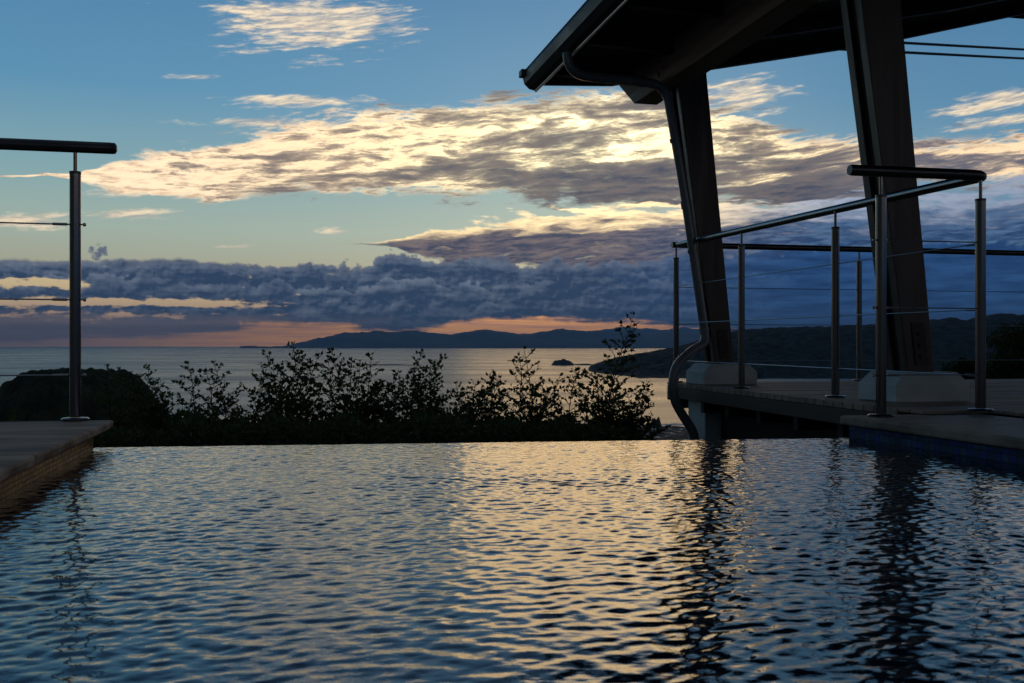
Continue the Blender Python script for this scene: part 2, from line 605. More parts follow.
def tiles_mat(name, cols, grout, w, h, off, low=None):
    m, b = mat(name, cols[0], .25)
    x, y, z = xyz(coords())
    n = S.nt.nodes.new("ShaderNodeTexBrick")
    n.offset = off
    n.inputs["Scale"].default_value = 1.0
    n.inputs["Brick Width"].default_value = w
    n.inputs["Row Height"].default_value = h
    n.inputs["Mortar Size"].default_value = min(w, h) * .07
    n.inputs["Mortar Smooth"].default_value = .2
    n.inputs["Color1"].default_value = (0, 0, 0, 1)
    n.inputs["Color2"].default_value = (1, 1, 1, 1)
    n.inputs["Mortar"].default_value = (0, 0, 0, 1)
    S.nt.links.new(vec(y, z, 0).s, n.inputs["Vector"])
    c = S.nt.nodes.new("ShaderNodeValToRGB")
    c.color_ramp.interpolation = "CONSTANT"
    els = c.color_ramp.elements
    els[0].color = tuple(cols[0]) + (1,)
    els[1].position = 1.0 / len(cols)
    els[1].color = tuple(cols[1]) + (1,)
    for i in range(2, len(cols)):
        e = els.new(i / len(cols))
        e.color = tuple(cols[i]) + (1,)
    S.nt.links.new(n.outputs["Color"], c.inputs[0])
    stain = noise(vec(y * 9.0, z * 14.0, 2.0), 5, .6)
    tc = mixc(S(n.outputs["Fac"]), S(c.outputs[0]), grout)
    tc = mixc(sstep(stain, .45, .75) * .5, tc, grout)
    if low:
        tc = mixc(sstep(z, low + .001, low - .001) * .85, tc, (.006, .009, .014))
    link(tc, b, "Base Color")
    b.inputs["Specular IOR Level"].default_value = .15
    link(S(n.outputs["Fac"]) * .3 + .5, b, "Roughness")
    bump(b, 1.0 - S(n.outputs["Fac"]), .0015)
    return m


M["mosaic"] = tiles_mat("brown_mosaic", [(.38, .20, .06), (.26, .135, .04), (.52, .31, .11), (.15, .08, .03), (.42, .24, .08)], (.03, .02, .014), .0125, .0125, .0)
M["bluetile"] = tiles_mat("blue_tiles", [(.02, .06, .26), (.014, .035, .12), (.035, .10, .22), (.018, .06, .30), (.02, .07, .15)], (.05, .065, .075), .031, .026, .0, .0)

# ------------------------------------------------------------------ pool water
ZW = -0.345
UL, UR = -0.61, 2.075


def vnoise(x, y, seed, octs=5):
    """value noise on arrays"""
    rng = np.random.default_rng(seed)
    tab = rng.random((256, 256))
    out = np.zeros_like(x, dtype=float)
    a, tot = 1.0, 0
    for o in range(octs):
        xi = np.floor(x).astype(int)
        yi = np.floor(y).astype(int)
        fx, fy = x - xi, y - yi
        fx = fx * fx * (3 - 2 * fx)
        fy = fy * fy * (3 - 2 * fy)
        g = lambda i, j: tab[(xi + i) % 256, (yi + j) % 256]
        out += a * ((g(0, 0) * (1 - fx) + g(1, 0) * fx) * (1 - fy) + (g(0, 1) * (1 - fx) + g(1, 1) * fx) * fy)
        tot += a
        a *= .5
        x, y = x * 2.03 + 17.1, y * 2.03 + 5.7
    return out / tot - .5


def waves(x, y):
    rng = np.random.default_rng(5)
    h = np.zeros_like(x)
    N = 260
    lam = np.exp(rng.uniform(math.log(.013), math.log(.30), N))
    for L in lam:
        th = rng.normal(R(92), R(50))
        k = 2 * math.pi / L
        wgt = math.exp(-((math.log(L) - math.log(.032)) / .80) ** 2)
        slope = .0124 * wgt
        h += slope / k * np.sin(k * (x * math.cos(th) + y * math.sin(th)) + rng.uniform(0, 6.28))
    gust = 1.0 + vnoise(x * 1.1 + 5, y * 1.6 + 3, 17, 3) * 1.2
    return h * gust


def build_water():
    m, b = mat("pool_water_surface", (.003, .010, .022), .025)
    b.inputs["IOR"].default_value = 1.8
    x, y, z = xyz(coords("Object"))
    n = noise(vec(x * 70.0, y * 105.0, 0), 3, .55)
    bump(b, n, .0007, .5)
    us = np.linspace(UL, UR, 680)
    vs = np.concatenate([np.linspace(-1.2, .72, 60)[:-1], np.linspace(.72, 1.0, 520)])
    # rows: first block in metres, second block scaled to the slanting far edge
    rows = []
    far = 3.602 + (us - UL) / (UR - UL) * (3.345 - 3.602)
    near_rows = np.linspace(-1.2, .72, 60)[:-1]
    for r in near_rows:
        rows.append(np.full_like(us, r))
    for q in np.linspace(0, 1, 720):
        rows.append(.72 + q * (far - .72))
    V = np.array(rows)
    U = np.tile(us, (len(rows), 1))
    X = U * CT - V * ST
    Yy = U * ST + V * CT
    edge = np.clip((far[None, :] - V) / .10, 0, 1)
    lake = .35 + .65 * edge
    Z = ZW + waves(X, Yy) * lake
    # the film that slides over the far lip
    for dv, dz in ((.008, -.002), (.016, -.007), (.02, -.016), (.022, -.12), (.024, -.35)):
        X = np.vstack([X, us * CT - (far + dv) * ST])
        Yy = np.vstack([Yy, us * ST + (far + dv) * CT])
        Z = np.vstack([Z, np.full_like(us, ZW + dz)])
    verts = np.stack([X, Yy, Z], -1).reshape(-1, 3)
    o = np_mesh("pool_water", verts, grid_faces(X.shape[0], X.shape[1]), m, smooth=True)
    prop(o, "dark rippled pool water mirroring the sunset clouds", "water", kind="structure")


build_water()

# ------------------------------------------------------------------ sea, ground, hills
SEA = -60.0


def crowns(x, y, cell, seed):
    """rounded tree-crown bumps: 0..1, the nearest jittered dome"""
    rng = np.random.default_rng(seed)
    J = rng.random((128, 128, 3))
    xi = np.floor(x / cell).astype(int)
    yi = np.floor(y / cell).astype(int)
    best = np.zeros_like(x, dtype=float)
    for i in (-1, 0, 1):
        for j in (-1, 0, 1):
            q = J[(xi + i) % 128, (yi + j) % 128]
            cx = (xi + i + q[..., 0]) * cell
            cy = (yi + j + q[..., 1]) * cell
            r = cell * (.55 + .5 * q[..., 2])
            d2 = ((x - cx) ** 2 + (y - cy) ** 2) / r ** 2
            best = np.maximum(best, np.sqrt(np.clip(1 - d2, 0, 1)) * (.5 + .5 * q[..., 2]))
    return best


def forest_mat(name, c0, c1, sc):
    m, b = mat(name, c0, .9, spec=.15)
    x, y, z = xyz(coords("Object"))
    n = noise(vec(x * sc, y * sc, z * sc), 6, .65)
    link(mixc(sstep(n, .35, .65), c0, c1), b, "Base Color")
    return m


def build_land():
    # the sea
    m, b = mat("sea_water", (.012, .022, .035), .2)
    b.inputs["IOR"].default_value = 1.333
    x, y, z = xyz(coords("Object"))
    s = noise(vec(x / 900.0, y / 260.0, 0), 6, .6)
    link(sstep(s, .35, .65) * .14 + .22, b, "Roughness")
    h = noise(vec(x / 16.0, y / 9.0, 0), 5, .6) * .6 + noise(vec(x / 160.0, y / 50.0, 4.0), 4, .5) * 3.0
    bump(b, h, 1.0, .5)
    L = 40000.0
    o = MB().add([(-L, 300, SEA), (L, 300, SEA), (L, L, SEA), (-L, L, SEA)], [(0, 1, 2, 3)]).build("sea", m)
    prop(o, "calm grey sea under the sunset", "sea", kind="structure")

    # the hillside below the house down to the beach
    m, b = mat("hillside_ground", (.02, .028, .012), .9, spec=.2)
    x, y, z = xyz(coords("Object"))
    n = noise(vec(x / 6.0, y / 6.0, z / 6.0), 7, .65)
    wet = noise(vec(x / 7.0, y / 16.0, 8.0), 6, .7)
    low = sstep(z, -57.5, -59.0)
    green = mixc(sstep(n, .35, .65), (.014, .022, .009), (.034, .042, .018))
    sand = mixc(sstep(wet, .55, .62), (.03, .03, .032), (.46, .50, .56))  # pale patches: sky reflected in the wet shore, painted into the sand colour
    link(mixc(low, green, sand), b, "Base Color")
    link(low * (sstep(wet, .5, .6) * -.35) + .9, b, "Roughness")
    bump(b, n, .5, .6)
    nr, nc = 150, 160
    rr = np.concatenate([np.linspace(-12, 12, 24), np.geomspace(13, 745, nr - 24)])
    xs = np.linspace(-1, 1, nc)
    Yg, Q = np.meshgrid(rr, xs, indexing="ij")
    Xg = Q * (14 + np.abs(Yg) * 1.5)
    D = np.maximum(Yg, 0)
    Zg = -1.75 - np.clip(D - 7.5, 0, None) * .0985
    hills = vnoise(Xg / 60, Yg / 60, 3) * np.clip((D - 30) / 80, 0, 1) * 7
    Zg = Zg - np.abs(hills) - .0
    beach = SEA + .9 - np.clip((D - 600) / 145, 0, 1) * 1.6 + vnoise(Xg / 14, Yg / 14, 9) * .5
    Zg = np.maximum(Zg, beach)
    Zg += np.clip(Xg / 14 - 3, 0, 1) * np.clip(D - 8, 0, 30) * .02
    o = np_mesh("ground", np.stack([Xg, Yg, Zg], -1).reshape(-1, 3), grid_faces(nr, nc), m, smooth=True)
    prop(o, "dark hillside falling to a wet beach", "ground", kind="structure")

    # wooded headland to the right
    fm = forest_mat("headland_forest", (.009, .015, .010), (.024, .032, .018), .05)
    ridge = np.array([(560, 376), (585, 373), (592, 368), (600, 364), (615, 359), (640, 354), (660, 351), (680, 347), (700, 341), (720, 335), (740, 331), (770, 328.5),
                      (800, 328), (830, 327), (860, 326), (890, 325), (920, 322), (940, 320), (950, 318.5), (965, 321), (985, 317), (1002, 314.5),
                      (1024, 316), (1100, 305), (1300, 296), (1500, 292)])
    pxs = np.linspace(560, 1500, 700)
    Ds = np.concatenate([np.linspace(1500, 2400, 120), np.linspace(2400, 3300, 60)[1:]])
    Dg, Pg = np.meshgrid(Ds, pxs, indexing="ij")
    yr = np.interp(Pg, ridge[:, 0], ridge[:, 1])
    ta = (Pg - 512) / F
    zr = (HY - yr) / F * 2400
    hgt = np.maximum(zr - SEA, 0)
    shore = 1760 + 520 * np.clip((640 - Pg) / 60, 0, 1) + vnoise(Pg / 25, Dg * 0, 4) * 120
    f = np.clip((Dg - shore) / np.maximum(2400 - shore, 30), 0, 1)
    f = np.where(Dg > 2400, np.clip(1 - (Dg - 2400) / 900, 0, 1), f)
    f = np.sin(f * math.pi / 2) ** 1.25
    Xh, Yh = ta * Dg, Dg
    Zh = SEA - 3 + (hgt + 3) * f
    Zh += (vnoise(Xh / 160, Yh / 160, 5) * 34 * np.clip(hgt / 60, 0, 1) * f * (1 - f) * 2.4)
    wood = np.clip((Zh - SEA - 1) / 6, 0, 1)
    Zh += (crowns(Xh, Yh, 17.0, 6) - .6) * 10.0 * wood
    o = np_mesh("headland", np.stack([Xh, Yh, Zh], -1).reshape(-1, 3), grid_faces(len(Ds), len(pxs)), fm, smooth=True)
    prop(o, "dark wooded headland running out into the bay", "headland", kind="structure")

    # wooded knoll on the left
    km = forest_mat("knoll_forest", (.016, .026, .012), (.042, .056, .024), .16)
    D0 = 300.0
    cx = (73 - 512) / F * D0
    n = 240
    gx, gy = np.meshgrid(np.linspace(-60, 60, n), np.linspace(-60, 60, n), indexing="ij")
    r = np.hypot(gx, gy * .8) / 22.0 * (1 + vnoise(np.arctan2(gy, gx) * 2 + 20, gx * 0, 3) * .35)
    prof = np.interp(r, [0, .3, .6, .8, .95, 1.1, 1.35, 2.0, 3.5], [-8.2, -8.3, -9.2, -11.5, -16, -23, -31, -44, -64])
    zz = prof + vnoise(gx / 14, gy / 14, 8) * 3 + (crowns(gx, gy, 3.6, 12) - .6) * 2.2 + (crowns(gx, gy, 1.3, 13) - .6) * 1.5
    o = np_mesh("knoll", np.stack([gx + cx, gy + D0, zz], -1).reshape(-1, 3), grid_faces(n, n), km, smooth=False)
    prop(o, "steep wooded knoll behind the left railing", "hill", kind="structure")

    # far mountains across the bay, two ranges
    mm = forest_mat("mountain_forest", (.03, .04, .035), (.05, .06, .05), .002)
    near = np.array([(240, 349), (285, 346.5), (296, 343.5), (310, 340), (325, 336.5), (345, 333), (360, 333), (375, 330), (395, 331.5), (410, 330.5), (430, 333),
                     (450, 334), (470, 331), (485, 330), (500, 331.5), (515, 333.5), (532, 334), (545, 331.5), (563, 328.5), (580, 331.5), (592, 332),
                     (605, 331), (640, 333), (700, 334), (800, 336), (1000, 338), (1200, 342)])
    back = np.array([(560, 350), (580, 335), (600, 329.5), (620, 326.5), (632, 327), (645, 328), (660, 330), (672, 329), (690, 327.5), (720, 329), (760, 330), (850, 331), (1000, 334), (1200, 345)])
    for nm, prof, D1, lab, sd in (("mountain_range", near, 22000., "dark blue mountain range across the bay", 21),
                                  ("mountain_range", back, 30000., "paler mountain range behind the first one", 22)):
        pxs = np.linspace(prof[0, 0], prof[-1, 0], 500)
        dd = np.linspace(-1, 1, 41)
        Tg, Pg = np.meshgrid(dd, pxs, indexing="ij")
        Dg = D1 + Tg * 3200
        yr = np.interp(Pg, prof[:, 0], prof[:, 1]) + vnoise(Pg / 9, Pg * 0, sd, 5) * 4.0
        zr = (HY - yr) / F * D1
        f = (1 - np.abs(Tg)) ** .9
        Zm = SEA - 20 + (np.maximum(zr - SEA, 0) + 20) * f
        Xm = (Pg - 512) / F * Dg
        Zm += vnoise(Xm / 900, Dg / 900, sd + 5) * 420 * f * (1 - f) * 2
        o = np_mesh(nm, np.stack([Xm, Dg, Zm], -1).reshape(-1, 3), grid_faces(41, 500), mm, smooth=True)
        prop(o, lab, "mountains", kind="structure")


build_land()


def rock(name, label, cat, cx, cy, z0, rx, ry, h, seed, group=None, pw=1.0):
    nu, nv = 40, 14
    th, q = np.meshgrid(np.linspace(0, 2 * math.pi, nu + 1), np.linspace(0, 1, nv), indexing="xy")
    th, q = np.meshgrid(np.linspace(0, 2 * math.pi, nu, endpoint=False), np.linspace(.04, 1, nv))
    rr = q ** 1.0
    wob = 1 + vnoise(np.cos(th) * 1.6 + 9, np.sin(th) * 1.6 + 9 + seed, seed, 4) * .7
    x = np.cos(th) * rr * wob
    y = np.sin(th) * rr * wob
    z = (1 - rr ** 2.4) ** pw * (1 + vnoise(x * 3.4 + 7, y * 3.4 + 7, seed + 3, 6) * 1.7)
    vs = np.stack([x * rx, y * ry, z * h - h * .12], -1).reshape(-1, 3)
    i = np.arange(nv - 1)[:, None] * nu + np.arange(nu)[None, :]
    j = np.arange(nv - 1)[:, None] * nu + (np.arange(nu)[None, :] + 1) % nu
    fs = np.stack([i.ravel(), j.ravel(), j.ravel() + nu, i.ravel() + nu], 1)
    o = np_mesh(name, vs, fs, M["rock"], smooth=False)
    cap = len(vs)
    o.location = (cx, cy, z0)
    return prop(o, label, cat, group)


p = P(562, 365.5, 3000)
rock("rocky_islet", "small dark rocky islet standing in the sea off the headland tip", "islet", p.x, p.y, SEA, 33, 40, 17, 4, pw=.8)
p = P(584, 365.5, 3000)
rock("reef", "low dark reef between the rocky islet and the headland tip", "reef", p.x, p.y, SEA, 38, 30, 4, 7)
p = P(388, 365.5, 3000)
rock("reef", "long thin reef line far out in the open sea", "reef", p.x, p.y, SEA, 130, 40, 2.2, 9)
for px, py, w, h, lab in ((656, 424, 6, 5, "dark dome-shaped boulder on the beach beside the downpipe"),
                          (626, 424, 9, 5, "dark boulder at the beach, half behind the shrub tips"),
                          (602, 421, 6, 3, "small dark boulder in the shallows behind the shrubs")):
    D = 735.0
    p = P(px, py, D)
    rock("boulder", lab, "boulder", p.x, D, SEA + .3, w * .74, w * .8, h * .74 * 1.5, px, "boulders on the beach", .6)
# surf line along the beach
fm_, fb_ = mat("sea_foam", (.8, .8, .8), .8)
xs = np.linspace(20, 260, 160)
yy = 748 + np.sin(xs / 19) * 4 + vnoise(xs / 8, xs * 0, 2) * 10
wd = 17 + vnoise(xs / 5, xs * 0 + 3, 6) * 26
vs = np.concatenate([np.stack([xs, yy, np.full_like(xs, SEA + .12)], 1), np.stack([xs, yy + np.maximum(wd, .8), np.full_like(xs, SEA + .12)], 1)])
n = len(xs)
fs = np.stack([np.arange(n - 1), np.arange(1, n), np.arange(1, n) + n, np.arange(n - 1) + n], 1)
prop(np_mesh("surf", vs, fs, fm_), "white line of surf along the beach", "surf", kind="structure")

# ------------------------------------------------------------------ pool walls and decks
ZC, ZD = -0.265, -0.250


def left_side():
    t = thing("pool_wall", "left pool wall of brown mosaic under grey stone paving", "pool wall", UL, 1.5, ZW)
    a = lambda u, v: (u - UL, v - 1.5)
    b = MB()
    # two paving slabs with an open joint, then the next ones
    for v0, v1 in ((-1.6, .95), (.957, 2.62), (2.627, 3.775)):
        for u0, u1 in ((-1.9, -.578), (-4.2, -1.907)):
            b.box(u0 - UL, u1 - UL, v0 - 1.5, v1 - 1.5, -.028 - (ZW - ZC), ZC - ZW)
    o = b.build("paving", M["slab"], t, bevel=.008)
    MB().box(-.02, 0.0, -3.1, 2.06, -.5, ZC - ZW - .032).build("tile_band", M["mosaic"], t)
    MB().box(-3.5, -.024, -3.0, 2.20, -1.5, ZC - ZW - .033).build("core", M["wall"], t)
    return t


left_side()


def right_side():
    t = thing("pool_wall", "right pool wall of dark blue tiles under a grey coping", "pool wall", UR, 1.5, ZW)
    b = MB()
    for v0, v1 in ((-1.6, .4), (.404, 1.9), (1.904, 3.40)):
        b.box(-.022, .55, v0 - 1.5, v1 - 1.5, .08 - .034, .08)
    b.build("coping", M["coping"], t, bevel=.008)
    MB().box(0.0, .02, -3.1, 1.87, -.5, .042).build("tile_band", M["bluetile"], t)
    MB().box(.024, .55, -3.05, 1.85, -1.4, .041).build("core", M["wall"], t)


right_side()


def far_side():
    a = uvw(UL, 3.602 + .03)
    b_ = uvw(UR, 3.345 + .03)
    d = (b_ - a)
    L = d.length
    o = bpy.data.objects.new("pool_wall", None)
    COL.objects.link(o)
    o.location = (a.x, a.y, ZW)
    o.rotation_euler = (0, 0, math.atan2(d.y, d.x))
    prop(o, "low infinity edge wall where the pool water spills over", "pool wall")
    MB().box(-.05, L + .02, 0.0, .12, -1.45, -.03).build("weir", M["wall"], o, bevel=.01)
    t = thing("pool_wall", "near pool wall with stone coping behind the viewer", "pool wall", UL, -1.2, ZW)
    # near wall, out of the picture, closes the basin
    MB().box(0, UR - UL, -.4, -.01, -1.0, .08).build("coping", M["coping"], t, bevel=.008)


far_side()


def edge_u(v):
    return 2.37 + (v - 3.3) * .0605


def right_deck():
    t = thing("wooden_deck", "weathered wooden deck under the pavilion, built on dark joists", "deck", 2.6, 5.0, ZD)
    b = MB()
    v = -1.4
    w = .088
    rr = random.Random(3)
    while v < 6.38:
        v1 = min(v + w, 6.39)
        # butt joints stagger along each row
        e0 = edge_u(max(v, 3.3)) if v > 3.28 else 2.66
        e1 = edge_u(max(v1, 3.3)) if v > 3.28 else 2.66
        cuts = [None, 4.3 + rr.uniform(-.8, .8), 6.4 + rr.uniform(-.8, .8), 8.4]
        for k in range(3):
            a0, a1 = (e0, e1) if k == 0 else (cuts[k] + .002, cuts[k] + .002)
            c = cuts[k + 1] - .002
            dz = rr.uniform(-.0012, .0012)
            th = -.022 if v < 3.45 else -.028
            if v < 3.45:
                th = -.0135
            b.hexa([(a0 - 2.6, v - 5, th), (c - 2.6, v - 5, th), (c - 2.6, v1 - .005 - 5, th), (a1 - 2.6, v1 - .005 - 5, th)],
                   [(a0 - 2.6, v - 5, dz), (c - 2.6, v - 5, dz), (c - 2.6, v1 - .005 - 5, dz), (a1 - 2.6, v1 - .005 - 5, dz)])
        v += w
    b.build("boards", M["boards"], t, bevel=.003)
    # fascia along the pool side and the far side
    e3, e6 = edge_u(3.47), edge_u(6.37)
    MB().hexa([(e3 - .001 - 2.6, 3.47 - 5, -.10), (e3 + .03 - 2.6, 3.47 - 5, -.10), (e6 + .03 - 2.6, 6.37 - 5, -.10), (e6 - .001 - 2.6, 6.37 - 5, -.10)],
              [(e3 - .001 - 2.6, 3.47 - 5, -.030), (e3 + .03 - 2.6, 3.47 - 5, -.030), (e6 + .03 - 2.6, 6.37 - 5, -.030), (e6 - .001 - 2.6, 6.37 - 5, -.030)]
              ).build("fascia", M["fascia"], t, bevel=.003)
    MB().box(e6 - 2.6, 8.4 - 2.6, 1.355, 1.385, -.12, -.031).build("fascia", M["fascia"], t, bevel=.003)
    for v in (3.62, 4.05, 4.5, 4.95, 5.4, 5.80, 6.25):
        MB().box(edge_u(v) + .034 - 2.6, 8.2 - 2.6, v - 5 - .022, v - 5 + .022, -.17, -.031).build("joist", M["joist"], t)
    MB().box(.14, 5.6, -1.9, -1.86, -1.5, -.175).build("skirt", M["joist"], t)
    MB().box(.10, .58, -1.2, .84, -1.6, -.175).build("bearer_wall", M["wall"], t)
    return t


right_deck()

# ------------------------------------------------------------------ railings


def make_post(h, parent, loc, r=.0190, pin=.092):
    """stainless post with a foot plate and a thin pin up to the handrail"""
    b = MB()
    b.tube([(0, 0, .012), (0, 0, h - pin)], r, 20)
    p = b.build("post", M["steel"], parent, smooth=True)
    p.location = loc
    f = MB().tube([(0, 0, 0), (0, 0, .006), (0, 0, .010)], [.047, .047, .042], 24).build("base_plate", M["steel"], p, smooth=True)
    MB().tube([(0, 0, h - pin - .004), (0, 0, h - pin + .005)], r + .001, 20).build("cap", M["rail"], p, smooth=True)
    MB().tube([(0, 0, h - pin + .004), (0, 0, h - .01)], .0065, 10).build("pin", M["steel"], p, smooth=True)
    return p


def copy_post(src, parent, loc):
    c = src.copy()
    COL.objects.link(c)
    c.parent = parent
    c.location = loc
    for ch in list(src.children):
        d = ch.copy()
        COL.objects.link(d)
        d.parent = c
    return c


def left_railing():
    u0, v0 = -.706, 3.775
    t = thing("cable_railing", "short steel cable railing ending in one post on left paving", "railing", u0, v0, ZC)
    h = .698 - ZC
    p = make_post(h, t, (0, 0, 0))
    copy_post(p, t, (-1.35, 0, 0))
    copy_post(p, t, (-2.7, 0, 0))
    MB().tube([(-3.0, 0, h), (.118, 0, h), (.132, 0, h), (.138, 0, h)], [.0205, .0205, .0195, .011], 20).build("handrail", M["rail"], t, smooth=True)
    for z in (.16, .425, .69):
        MB().tube([(-3.0, 0, z), (-.075, 0, z), (-.074, 0, z), (-.026, 0, z), (-.0255, 0, z), (.026, 0, z), (.0265, 0, z), (.033, 0, z), (.036, 0, z)],
                  [.0027, .0027, .005, .005, .0027, .0027, .0065, .0065, .004], 10).build("cable", M["cable"], t, smooth=True)


left_railing()


def right_railing():
    # corner post E at (2.58, 3.29); the long run goes away along v to A, then right along u
    uE, vE, vA, uA = 2.58, 3.29, 6.325, 2.597
    t = thing("cable_railing", "long steel cable railing bending round the edge of the wooden deck", "railing", uE, vE, ZD)
    hE, hA = .641 - ZD, .677 - ZD
    L = vA - vE

    def hh(v):
        return hE + (hA - hE) * (v - vE) / L
    e = make_post(hE, t, (0, 0, 0))
    uD = 2.165 - uE
    d = make_post(hE - (ZC - ZD) + .002, t, (uD, .012, ZC - ZD))
    for v in (4.317 - vE, 5.33 - vE, vA - vE):
        p = make_post(hh(v + vE), t, ((uA - uE) * v / L, v, 0))
    far = make_post(hA, t, (3.975 - uE, vA - vE, 0))
    for u in (5.5, 7.0):
        copy_post(far, t, (u - uE, vA - vE, 0))
    r = .0205
    MB().tube([(2.035 - uE, .012, hE + .003), (2.045 - uE, .012, hE + .003), (-.03, 0, hE + .002), (-.008, .0, hE + .001), (.012, .012, hE), (.018, .04, hE)],
              [r * .9, r, r, r, r, r], 18).build("handrail", M["rail"], t, smooth=True)
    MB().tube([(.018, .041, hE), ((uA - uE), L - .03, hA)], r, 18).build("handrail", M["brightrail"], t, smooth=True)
    MB().tube([((uA - uE) - .03, L, hA), (8.3 - uE, L, hA)], r, 18).build("handrail", M["rail"], t, smooth=True)
    for z in (.135, .385, .635):
        a_, b_ = Vector((0, 0, z)), Vector((uA - uE, L, z + .012))
        MB().tube([a_, a_.lerp(b_, .0075), a_.lerp(b_, .0078), a_.lerp(b_, .027), a_.lerp(b_, .0272), b_], [.0024, .0024, .0048, .0048, .0024, .0024], 8).build("cable", M["cable"], t, smooth=True)
        MB().tube([(uD - .036, .012, z + .004), (uD - .033, .012, z + .004), (uD - .0265, .012, z + .004), (uD - .026, .012, z + .004), (uD + .026, .012, z + .004), (uD + .0262, .012, z + .004),
                   (uD + .075, .01, z + .004), (uD + .0755, .01, z + .004), (0.0, 0, z + .004)], [.004, .006, .006, .0024, .0024, .0048, .0048, .0024, .0024], 8).build("cable", M["cable"], t, smooth=True)
        MB().tube([((uA - uE), L, z + .006), (8.3 - uE, L, z + .006)], .0024, 8).build("cable", M["cable"], t, smooth=True)


right_railing()

# ------------------------------------------------------------------ pavilion


def pavilion():
    t = thing("pavilion", "dark timber pavilion with leaning tapered columns and a low roof", "pavilion", 2.75, 4.9, ZD)
    U0, V0, Z0 = 2.75, 4.9, ZD
    q = lambda u, v, z: (u - U0, v - V0, z - Z0)
    VF, VN = 6.85, 1.3
    # roof: soffit line rises to the right
    prof = [(1.765, 1.835), (2.32, 1.862), (3.016, 2.012), (4.253, 2.264), (5.587, 2.600), (6.2, 2.60), (9.2, 1.9)]
    thick = [.09, .11, .12, .12, .12, .12, .12]
    lo = [q(u, VF - .03, z) for u, z in prof]
    b = MB()
    n = len(prof)
    vs = []
    for vv in (VF - .03, VN):
        vs += [q(u, vv, z + .004) for u, z in prof] + [q(u, vv, z + th) for (u, z), th in zip(prof, thick)]
    fs = []
    for i in range(n - 1):
        fs.append((i, i + 1, 2 * n + i + 1, 2 * n + i))                    # soffit
        fs.append((n + i + 1, n + i, 3 * n + i, 3 * n + i + 1))            # top
        fs.append((i + 1, i, n + i, n + i + 1))                            # far gable edge
        fs.append((2 * n + i, 2 * n + i + 1, 3 * n + i + 1, 3 * n + i))    # near gable edge
    fs.append((0, 2 * n, 3 * n, n))
    fs.append((n - 1, 2 * n - 1, 4 * n - 1, 3 * n - 1))
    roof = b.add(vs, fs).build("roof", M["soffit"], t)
    # tile layer on top
    vs, fs = [], []
    for vv in (VF + .02, VN - .02):
        vs += [q(u - (.02 if i == 0 else 0), vv, z + th + .004) for i, ((u, z), th) in enumerate(zip(prof, thick))]
        vs += [q(u - (.02 if i == 0 else 0), vv, z + th + .03) for i, ((u, z), th) in enumerate(zip(prof, thick))]
    for i in range(n - 1):
        fs += [(i, i + 1, 2 * n + i + 1, 2 * n + i), (n + i + 1, n + i, 3 * n + i, 3 * n + i + 1), (i + 1, i, n + i, n + i + 1), (2 * n + i, 2 * n + i + 1, 3 * n + i + 1, 3 * n + i)]
    fs += [(0, 2 * n, 3 * n, n), (n - 1, 2 * n - 1, 4 * n - 1, 3 * n - 1)]
    MB().add(vs, fs).build("covering", M["rooftop"], roof)
    # bargeboard on the far gable edge
    bb = MB()
    for i in range(n - 1):
        (u0, z0), (u1, z1) = prof[i], prof[i + 1]
        bb.hexa([q(u0, VF - .028, z0), q(u1, VF - .028, z1), q(u1, VF, z1), q(u0, VF, z0)],
                [q(u0, VF - .028, z0 + .095), q(u1, VF - .028, z1 + .115), q(u1, VF, z1 + .115), q(u0, VF, z0 + .095)])
    bb.build("bargeboard", M["timber"], roof)
    # rafters under the soffit, running down the slope
    for v in (6.45, 5.75, 5.05, 4.35, 3.65, 2.95, 2.25, 1.55):
        rb = MB()
        for i in range(n - 2):
            (u0, z0), (u1, z1) = prof[i], prof[i + 1]
            if i == 0:
                u0 += .03
            rb.hexa([q(u0, v - .025, z0 - (.03 if i == 0 else .075)), q(u1, v - .025, z1 - .075), q(u1, v + .025, z1 - .075), q(u0, v + .025, z0 - (.03 if i == 0 else .075))],
                    [q(u0, v - .025, z0), q(u1, v - .025, z1), q(u1, v + .025, z1), q(u0, v + .025, z0)])
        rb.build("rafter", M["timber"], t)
    # eaves gutter; the highlight along its lower lip is put into the lip colour
    sec = [(1.670, 1.925), (1.662, 1.895), (1.675, 1.845), (1.710, 1.812), (1.752, 1.802), (1.760, 1.815), (1.76, 1.93), (1.753, 1.93),
           (1.753, 1.822), (1.748, 1.812), (1.714, 1.821), (1.683, 1.850), (1.671, 1.895), (1.677, 1.925)]
    g = MB().loft([[q(u, VN, z) for u, z in sec], [q(u, VF + .01, z) for u, z in sec]]).build("gutter", M["gutter"], t, smooth=False)
    MB().add([q(u, VF + .012, z) for u, z in sec[:7]] + [q(u, VF + .02, z) for u, z in sec[:7]],
             [tuple(range(7)), tuple(range(13, 6, -1))] + [(i, i + 7, (i + 1) % 7 + 7, (i + 1) % 7) for i in range(7)]).build("end_cap", M["gutter"], g)
    MB().tube([q(1.757, VN, 1.801), q(1.757, VF + .01, 1.801)], .010, 8).build("lip", M["lip"], g, smooth=True)
    MB().tube([q(1.668, VN, 1.928), q(1.668, VF + .01, 1.928)], .004, 8).build("bead", M["pipe"], g, smooth=True)
    MB().box(1.635 - U0, 1.672 - U0, VF - .06 - V0, VF + .02 - V0, 1.885 - Z0, 1.932 - Z0).build("bracket", M["gutter"], g, bevel=.004)
    # plate beam over the columns with a chamfered end
    bl, br, zb, zt = 2.335, 2.50, 1.640, 1.905
    pf = [(VN + .2, zb), (6.43, zb), (6.74, zb + .20), (6.74, zt), (VN + .2, zt)]
    MB().loft([[q(bl, v, z) for v, z in pf], [q(br, v, z) for v, z in pf]]).build("beam", M["beam"], t, bevel=.004)
